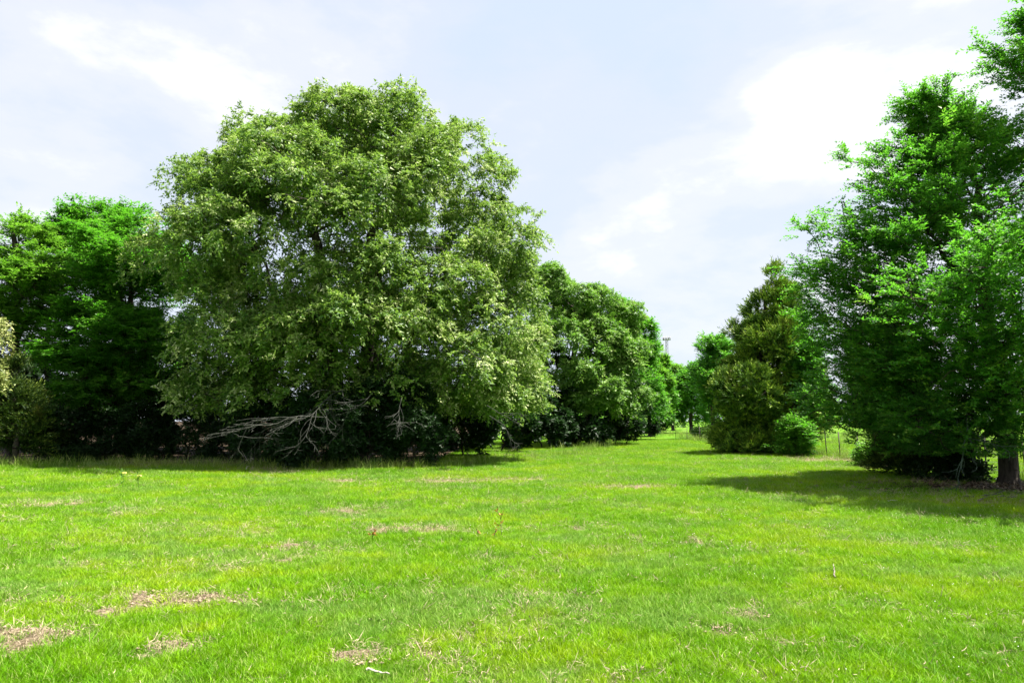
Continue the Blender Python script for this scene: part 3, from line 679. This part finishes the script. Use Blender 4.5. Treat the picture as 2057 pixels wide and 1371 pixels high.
# --- right row
tree('elm_tree', 'feathery blue green elm at the far left end of the right hand row', 'tree', tuple(at(1432, 868, 62)[:2]),
     px_lobes(62, [(1420, 690, 28, 28, 0, 2.2), (1445, 720, 38, 50, 0, 3), (1415, 760, 35, 35, 0, 3), (1440, 800, 45, 50, 0, 3), (1400, 735, 18, 14, 0, 1.5)]),
     M['elm'], dict(ELM, leaves=12, L=.18, W=.11, twig=.9, up=.2, rise=.9, bough=3.5), 60, .5, 1600, .22, seed=36, z_min=1.0, n_sk=260)
tree('cedar_tree', 'tall dark conical cedar with a pointed top in the right hand row', 'cedar', tuple(at(1530, 905, 35)[:2]),
     px_lobes(35, [(1554, 590, 24, 72, 0, .7), (1554, 635, 55, 70, 0, 1.2), (1550, 690, 68, 58, 0, 1.7), (1545, 760, 86, 62, 0, 2.2), (1590, 780, 60, 70, 0, 2.2),
                   (1530, 830, 94, 60, 0, 2.4), (1580, 850, 75, 60, 0, 2.4), (1480, 670, 30, 28, 0, .9), (1530, 880, 95, 40, 0, 2.3), (1550, 760, 60, 90, 1.5, 1.6), (1485, 850, 45, 50, -.5, 1.2), (1520, 900, 100, 34, -.6, 2.2), (1500, 790, 60, 60, -1.6, 1.5), (1560, 700, 55, 60, -1.2, 1.3)]),
     M['cedar'], dict(CED, leaves=12, L=.17, W=.046), 240, .50, 4600, .2, seed=37, z_min=.1, n_sk=420, trunk_top=8.6, bal=.2, low_fill=.2)
tree('elm_tree', 'light yellow green elm foliage growing through the right side of the tall cedar', 'tree', tuple(at(1592, 905, 33.5)[:2]),
     px_lobes(33.5, [(1592, 660, 34, 44, 0, .9), (1615, 720, 34, 55, -.6, 1.1), (1630, 800, 42, 60, -.6, 1.3)]),
     M['elm'], dict(ELM, leaves=12, L=.13, W=.08, bough=1.6), 45, .3, 900, .12, seed=38, z_min=1.2, n_sk=260)
bush('leafy green bush spilling from the right foot of the tall cedar', 1600, 900, 31.5, 50, 46, 81, 'emerald', n=420, st=dict(EMB, bough=1.2, L=.13, W=.07, leaves=10, twig=.5, rise=.7))
bush('dark bush at the left foot of the tall cedar', 1490, 900, 35, 45, 35, 82, 'dark', n=500)
bush('grey green bush beyond the left foot of the tall cedar', 1418, 860, 60, 26, 14, 83, 'oak_green', n=300, st=dict(BSH, L=.16, W=.09))
# --- the big right-hand elm and its neighbours
elm_l = px_lobes(18, [(1920, 320, 105, 95, 0, 2.2), (1862, 225, 72, 60, 0, 1.3), (1905, 245, 75, 60, 0, 1.4), (1990, 330, 100, 100, .5, 2.4), (1830, 350, 125, 75, -.5, 2.0), (1745, 410, 120, 70, -.3, 1.8), (1665, 465, 118, 42, -.3, 1.3),
                      (1780, 510, 130, 75, -.8, 2.2), (1900, 460, 130, 95, -1, 2.6), (1700, 590, 130, 80, -.3, 1.9), (1672, 545, 100, 66, .2, 1.6), (1685, 640, 100, 80, .4, 1.7), (1650, 800, 60, 60, 1.6, 1.1), (1840, 620, 140, 80, -1.6, 2.4), (2020, 540, 115, 120, -1, 2.8), (1725, 690, 115, 66, .2, 1.6),
                      (1980, 720, 125, 75, -2.0, 2.2), (1830, 740, 120, 60, -1.2, 1.8), (2120, 450, 110, 160, 0, 3), (2120, 700, 100, 110, 0, 3), (1745, 305, 85, 36, 0, 1.0),
                      (1960, 825, 115, 66, -2.2, 1.5), (2050, 810, 90, 70, -2.4, 1.3), (1850, 850, 95, 70, -1.4, 1.4), (1700, 800, 105, 95, .8, 1.4), (2030, 640, 110, 85, -4.2, 2.0), (1690, 740, 95, 90, .8, 1.5),
                      (1880, 560, 120, 60, -4.2, 1.8), (2060, 480, 120, 80, -4.8, 2.0)])
elm = tree('elm_tree', 'large feathery elm with a thick dark trunk at the right edge', 'tree', tuple(at(2025, 965, 18.2)[:2]), elm_l,
           M['elm'], ELM, 270, .30, 7000, .24, seed=51, n_sk=500, z_min=.75, trunk_top=7.5, low_fill=.04, pull=.25)
tree('elm_tree', 'taller elm rooted beyond the right edge, its branches crossing the upper right corner', 'tree', tuple(at(2260, 985, 16.2)[:2]),
     px_lobes(16.2, [(2000, 40, 90, 75, 0, 1.1), (2040, 140, 85, 65, 0, 1.0), (2200, 60, 100, 140, 0, 2.2), (2230, 300, 130, 150, 0, 2.6), (2300, -60, 150, 150, 0, 2.6), (2340, 500, 130, 130, 0, 2.6), (2270, 330, 160, 120, -4, 2.4), (1970, 110, 60, 22, 0, .5)]),
     M['elm'], ELM, 80, .3, 2000, .26, seed=52, n_sk=500, z_min=2.5, trunk_top=9.0)
tree('cedar_tree', 'dark cedar crowded under the left side of the large elm', 'cedar', tuple(at(1822, 945, 21)[:2]),
     px_lobes(21, [(1765, 690, 40, 50, 0, .8), (1785, 760, 62, 62, 0, 1.4), (1805, 840, 72, 60, 0, 1.6), (1825, 900, 66, 50, 0, 1.4), (1765, 815, 50, 50, 0, 1.0), (1832, 935, 60, 34, -.1, 1.2)]),
     M['cedar_dark'], CED, 110, .42, 2600, .14, seed=53, z_min=.1, n_sk=300, trunk_top=4.2)
bush('dark tangled bush between the crowded cedar and the elm trunk', 1905, 930, 19.4, 38, 66, 84, 'dark', n=500)
bush('low yellow green bush in the sun by the last fence post before the crowded cedar', 1752, 930, 25.0, 22, 22, 85, 'lime', n=220)
for (a, b, L, sd) in [((1960, 790, 17.0), (1790, 850, 16.6), 2.9, 3), ((1925, 830, 16.8), (1920, 930, 16.6), 1.6, 4)]:
    s_, e_ = at(*a), at(*b); dead_limb(elm, s_, e_ - s_, L, sd, r0=.02, depth=3, mat='lichen', name='lichen_branch')

# far tree line past the fence on the right and past the gap
def far_woods():
    r = np.random.default_rng(77); C = []
    for k in range(90):
        x = r.uniform(-60, 200); y = 185 + r.normal(0, 8) + .1 * abs(x); h = r.uniform(6, 9.5)
        n = 90; v = sphere_dirs(n, r) * r.uniform(.75, 1.05, (n, 1)) * np.array([4.5, 4, h * .5]); C.append(v + (x, y, h * .5))
    C = np.concatenate(C); O = sphere_dirs(len(C), r); O[:, 2] = abs(O[:, 2])
    V, Fc, tone, tw = leaves_mesh(C, O, dict(twigs=1, leaves=5, twig=1.4, L=.9, W=.7, nup=1, nr=.6), r)
    tag(mesh_obj('far_woods', V, Fc, M['lime'], face_attr={'tone': tone}), 'far tree line beyond the meadow and the fence', kind='stuff')
far_woods()

# ------------------------------------------------------------------ wire fence
post_m = plain('rusty_steel', (.045, .032, .026), .75, .2); tip_m = plain('white_post_tip', (.6, .58, .52)); wire_m = plain('galvanised_wire', (.22, .22, .21), .5, .5)
fence = empty('wire_fence', (14.75, 30, 0)); tag(fence, 'low wire fence on thin dark steel posts behind the right hand trees', 'fence')
ys = [16.4, 18.1, 19.9, 21.6, 23.4, 25.0, 26.6, 28.1, 29.5, 31.0, 32.4, 34.2, 36, 38, 40, 42.5, 45, 48, 51, 54, 58, 62]
tops = []
for yv in ys:
    xv = 14.75 + .03 * math.sin(yv * 3); zb = float(gz(xv, yv)); hh = 1.18 + .05 * math.sin(yv * 7); ln = .03 * math.sin(yv * 5)
    parts = [box((xv, yv, zb + hh / 2 - .1), (.045, .012, hh + .2)), box((xv, yv + .016, zb + hh / 2 - .1), (.010, .034, hh + .2))]
    for q in range(8): parts.append(box((xv, yv - .010, zb + .2 + q * .12), (.02, .008, .02)))
    v, f = join(parts); v[:, 0] += (v[:, 2] - zb) * ln; po = mesh_obj('fence_post', v, f, post_m, fence)
    tops.append((xv, yv, zb, ln))
for hgt in (.18, .42, .68, .92, 1.12):
    A, B = [], []
    for (a, b) in zip(tops[:-1], tops[1:]):
        p0 = np.array((a[0] + a[3] * hgt - .03, a[1], a[2] + hgt)); p1 = np.array((b[0] + b[3] * hgt - .03, b[1], b[2] + hgt)); pm = (p0 + p1) / 2 - [0, 0, .012]
        A += [p0, pm]; B += [pm, p1]
    v, f = tubes(A, B, np.full(len(A), .0035), np.full(len(A), .0035), 4); mesh_obj('wire', v, f, wire_m, fence)

# ------------------------------------------------------------------ mast
steel = plain('mast_steel', (.30, .30, .33), .6, .2)
tp = at(1339, 679, 420); tx_, ty_, tz_ = tp
mast = empty('lattice_mast', (tx_, ty_, 0)); tag(mast, 'far off slender lattice radio mast with a ring of antennas above the gap', 'mast')
A, B, ra = [], [], []
legs = [(math.cos(q) * 1.0, math.sin(q) * 1.0) for q in (0.3, 2.394, 4.489)]
nb = 24
for (lx, ly) in legs: A.append((tx_ + lx * 1.3, ty_ + ly * 1.3, -.2)); B.append((tx_ + lx * .8, ty_ + ly * .8, tz_)); ra.append(.14)
for k in range(nb):
    z0, z1 = tz_ * k / nb, tz_ * (k + 1) / nb; s0 = 1.3 - .5 * k / nb; s1 = 1.3 - .5 * (k + 1) / nb
    for q in range(3):
        a, b = legs[q], legs[(q + 1) % 3]
        A.append((tx_ + a[0] * s0, ty_ + a[1] * s0, z0)); B.append((tx_ + b[0] * s1, ty_ + b[1] * s1, z1)); ra.append(.07)
        A.append((tx_ + a[0] * s1, ty_ + a[1] * s1, z1)); B.append((tx_ + b[0] * s1, ty_ + b[1] * s1, z1)); ra.append(.06)
v, f = tubes(A, B, ra, ra, 4); mesh_obj('lattice_frame', v, f, steel, mast)
A, B = [], []; hx = [(2.1 * math.cos(q * math.pi / 3), 2.1 * math.sin(q * math.pi / 3)) for q in range(6)]
for zo in (-1.0, .1):
    for q in range(6):
        a, b = hx[q], hx[(q + 1) % 6]; A.append((tx_ + a[0], ty_ + a[1], tz_ + zo)); B.append((tx_ + b[0], ty_ + b[1], tz_ + zo))
for q in range(6): A.append((tx_, ty_, tz_ - 1.0)); B.append((tx_ + hx[q][0], ty_ + hx[q][1], tz_ - 1.0))
v, f = tubes(A, B, np.full(len(A), .11), np.full(len(A), .11), 4); mesh_obj('antenna_platform', v, f, steel, mast)
v, f = join([box((0, 0, 0), (.42, .28, 2.2))]); am = None
for q in range(9):
    aa = q * 2 * math.pi / 9 + .2; o = None
    if am is None:
        o = mesh_obj('antenna', v, f, steel, None); am = o.data
    else:
        o = bpy.data.objects.new('antenna', am); COL.objects.link(o)
    o.parent = mast; o.location = (2.2 * math.cos(aa), 2.2 * math.sin(aa), tz_ - .2); o.rotation_euler = (0, 0, aa)

# ------------------------------------------------------------------ small things on the meadow
def ground_pt(px, py):
    x, y = on_ground(px, py); return np.array((x, y, float(gz(x, y))))
orange = leaf_material('orange_leaf', [(0, (.16, .06, .012)), (.5, (.30, .12, .025)), (1, (.40, .22, .06))], (.35, .15, .02), trans=.25)
stem_m = plain('green_stem', (.06, .11, .02))
brown_m = plain('brown_stem', (.07, .045, .03))
def small_plant(name, label, cat, px, py, h, n, mat, L, W, seed, stem=brown_m, flower=None, group=None, spread=.35):
    r = np.random.default_rng(seed); g = ground_pt(px, py); root = empty(name, tuple(g)); tag(root, label, cat, group)
    A, B, pos, dr = [], [], [], []
    p_ = g.copy(); d_ = np.array([r.normal(0, .12), r.normal(0, .12), 1.0])
    for k in range(6):
        q_ = p_ + norm(d_ + r.normal(0, .12, 3)) * h / 6; A.append(p_); B.append(q_); p_ = q_
        if k > 1:
            bd = norm(np.array([r.normal(), r.normal(), .7])); e_ = q_ + bd * h * spread * r.uniform(.5, 1); A.append(q_); B.append(e_)
            for m in range(n): u = r.uniform(.3, 1.05); pos.append(q_ + (e_ - q_) * u); dr.append(norm(bd + r.normal(0, .7, 3)))
    v, f = tubes(A, B, np.full(len(A), .004), np.full(len(A), .0025), 4); mesh_obj('stem', v, f, stem, root)
    pos = np.array(pos); dr = np.array(dr); nn = np.array([0, 0, 1.]) + r.normal(0, .5, pos.shape); s = norm(np.cross(dr, nn))
    Ls = L * r.uniform(.6, 1.2, len(pos))[:, None]
    V = np.stack([pos, pos + dr * Ls * .5 + s * W / 2, pos + dr * Ls, pos + dr * Ls * .5 - s * W / 2], 1).reshape(-1, 3)
    mesh_obj('foliage', V, np.arange(len(V)).reshape(-1, 4), mat, root, face_attr={'tone': r.uniform(0, 1, len(pos))})
    if flower:
        parts = []
        for q in range(9):
            a = q * .7; parts.append(box(p_ + np.array([math.cos(a) * .028, math.sin(a) * .028, .008 * (q % 3)]), (.035, .035, .014), a))
        v, f = join(parts); mesh_obj('flower_head', v, f, flower, root)
    return root
small_plant('oak_sapling', 'small sapling with orange leaves standing alone in the middle of the meadow', 'sapling', 1008, 1082, .30, 6, orange, .045, .028, 5)
small_plant('oak_seedling', 'tiny orange leaved seedling just left of the orange sapling', 'seedling', 993, 1087, .12, 3, orange, .04, .025, 6)
small_plant('oak_seedling', 'tiny orange leaved seedling among the grass at the left of the orange row', 'seedling', 748, 1086, .10, 5, orange, .05, .03, 7, spread=.8)
small_plant('oak_seedling', 'tiny orange leaved seedling between the left one and the orange sapling', 'seedling', 962, 1082, .10, 3, orange, .04, .025, 8, spread=.6)
small_plant('weed', 'small rusty leaved weed at the foot of the tall cedar', 'weed', 1587, 918, .28, 5, orange, .08, .05, 9)
yel = plain('yellow_petals', (.75, .68, .16), .6, var=.1)
wl = leaf_material('weed_leaf', [(0, (.05, .14, .02)), (1, (.10, .22, .03))], (.1, .3, .02))
small_plant('wildflower', 'yellow flowered weed, the left one of the two before the wood', 'wildflower', 246, 984, .42, 5, wl, .10, .025, 12, stem_m, yel)
small_plant('wildflower', 'yellow flowered weed, the right one of the two before the wood', 'wildflower', 276, 986, .42, 5, wl, .10, .025, 13, stem_m, yel)

M['dead_pale'] = bark_material('weathered_stick', (.12, .10, .08), (.26, .23, .18), 16)
pale_wood = bark_material('bleached_wood', (.34, .30, .24), (.62, .57, .48), 16)
def stick(label, a, b, h0, h1, rad, seed, mat=None, group=None, fork=0):
    r = np.random.default_rng(seed); p0 = ground_pt(*a); p1 = ground_pt(*b); p0[2] += h0; p1[2] += h1
    n = 7; pts = [p0 + (p1 - p0) * k / n + r.normal(0, rad * .9, 3) * (0 < k < n) for k in range(n + 1)]
    A, B = pts[:-1], pts[1:]; ra = np.linspace(rad, rad * .6, n); rb = np.linspace(rad * .95, rad * .5, n)
    A, B, ra, rb = list(A), list(B), list(ra), list(rb)
    for q in range(fork):
        s0 = pts[3 + q]; e0 = s0 + norm(r.normal(0, 1, 3) * [1, 1, .3] + [0, 0, .3]) * np.linalg.norm(p1 - p0) * .3; A.append(s0); B.append(e0); ra.append(rad * .5); rb.append(rad * .25)
    v, f = tubes(A, B, ra, rb, 7); o = mesh_obj('stick', v, f, mat or pale_wood, smooth=True); return tag(o, label, 'stick', group)
stick('short bleached stick lying in the grass at the right', (1679, 1174), (1675, 1152), .05, .075, .008, 1, M['dead_pale'])
stick('thin pale stick at the bottom edge below the pale grass clump', (736, 1362), (782, 1369), .05, .05, .008, 2)
stick('pale forked stick in the shade under the left end of the oak clump', (494, 946), (506, 934), .05, .22, .02, 3, fork=2)
stick('long bent branch on the bare soil near the elm trunk', (1935, 1000), (2040, 1003), .04, .06, .02, 4, M['bark_grey'], fork=3)
stick('short branch on the bare soil close to the elm trunk', (1965, 1008), (2020, 992), .04, .07, .015, 5, M['bark_grey'], fork=2)
stick('thin branch on the bare soil at the right edge of the picture', (2000, 985), (2050, 996), .04, .05, .016, 6, M['bark_grey'], fork=1)
stick('thin grey stick in the shaded grass left of the bare soil', (1783, 1010), (1802, 1009), .06, .06, .010, 7)

# fallen leaves, clover flowers
def litter(name, label, n, fx, mat, L, W, zoff, seed):
    r = np.random.default_rng(seed); x, y = fx(r, n); z = gz(x, y) + zoff * r.uniform(.3, 1.2, n)
    pos = np.stack([x, y, z], -1); a = r.uniform(0, 6.28, n); d = norm(np.stack([np.cos(a), np.sin(a), r.normal(0, .3, n)], -1))
    nn = np.array([0, 0, 1.]) + r.normal(0, .4, pos.shape); s = norm(np.cross(d, nn)); Ls = L * r.uniform(.6, 1.3, n)[:, None]; Wd = W * r.uniform(.7, 1.2, n)[:, None]
    V = np.stack([pos, pos + d * Ls * .5 + s * Wd / 2, pos + d * Ls, pos + d * Ls * .5 - s * Wd / 2], 1).reshape(-1, 3)
    tag(mesh_obj(name, V, np.arange(len(V)).reshape(-1, 4), mat, face_attr={'tone': r.uniform(0, 1, n)}), label, kind='stuff')
brown_leaf = leaf_material('fallen_leaf', [(0, (.03, .020, .010)), (.6, (.085, .055, .030)), (1, (.20, .14, .085))], (.12, .08, .03), trans=.1)
litter('leaf_litter', 'brown fallen leaves on the soil under the elm', 7000, lambda r, n: (13 + r.normal(0, 2.0, n), 17.5 + r.normal(0, 1.0, n)), brown_leaf, .08, .045, .03, 1)
litter('leaf_litter', 'brown fallen leaves along the edge of the left wood', 5000, lambda r, n: (-12.5 + r.normal(0, 1.8, n), 26.6 + r.normal(0, .5, n)), brown_leaf, .09, .05, .05, 2)
white_p = plain('clover_white', (.75, .76, .70), .6, var=.05)
def clover(r, n):
    x = r.uniform(-1, 9, n * 3); y = r.uniform(4.5, 17, n * 3); k = fbm(x * .5, y * .5, 91) + x * .02 > .55; return x[k][:n], y[k][:n]
def litter2():
    r = np.random.default_rng(5); x, y = clover(r, 420); n = len(x)
    P_ = np.stack([x, y, gz(x, y) + r.uniform(.06, .10, n)], -1); s = r.uniform(.003, .006, n)
    tpl = np.array([[1, 0, 0], [-1, 0, 0], [0, 1, 0], [0, -1, 0], [0, 0, 1], [0, 0, -1]]); ft = np.array([[0, 2, 4], [2, 1, 4], [1, 3, 4], [3, 0, 4], [2, 0, 5], [1, 2, 5], [3, 1, 5], [0, 3, 5]])
    V = (P_[:, None] + tpl[None] * s[:, None, None]).reshape(-1, 3); Fc = (ft[None] + (np.arange(n) * 6)[:, None, None]).reshape(-1, 3)
    tag(mesh_obj('clover_blossoms', V, Fc, white_p), 'tiny white clover blossoms dotted through the right half of the grass', kind='stuff')
litter2()
# clods of turned turf in the dry patches
def clods():
    r = np.random.default_rng(8); V, Fc, o = [], [], 0
    spots = [(310, 1198, .22, 60), (345, 1195, .20, 60), (395, 1205, .25, 60), (440, 1212, .25, 40), (300, 1220, .3, 30), (80, 1275, .22, 40), (355, 1300, .16, 30), (730, 1335, .09, 40), (575, 1098, .22, 35),
             (915, 966, .8, 90), (1000, 966, .9, 50), (860, 970, .6, 40), (1265, 978, .6, 40), (1455, 1272, .15, 20), (1515, 1240, .12, 20)]
    ico = np.array([[0, 0, 1], [1, 0, .1], [.3, .95, 0], [-.8, .6, .1], [-.8, -.6, 0], [.3, -.95, .1], [0, 0, -1]]); tri = np.array([[0, 1, 2], [0, 2, 3], [0, 3, 4], [0, 4, 5], [0, 5, 1], [6, 2, 1], [6, 3, 2], [6, 4, 3], [6, 5, 4], [6, 1, 5]])
    for (px, py, sd, n) in spots:
        c_ = ground_pt(px, py)
        for k in range(n):
            x = c_[0] + r.normal(0, sd); y = c_[1] + r.normal(0, sd * .4); s = r.uniform(.005, .016)
            V.append(ico * s * r.uniform(.6, 1.3, (7, 3)) * [1.4, 1, .7] + (x, y, float(gz(x, y)) + .02 + s * .3)); Fc.append(tri + o); o += 7
    m = plain('turned_soil', (.30, .22, .155), .95, var=.45, scale=45)
    tag(mesh_obj('soil_clods', np.concatenate(V), np.concatenate(Fc), m), 'crumbs of pale turned soil in the dry patches', kind='stuff')
clods()
sc.cycles.max_bounces = 8
sc.cycles.transparent_max_bounces = 4
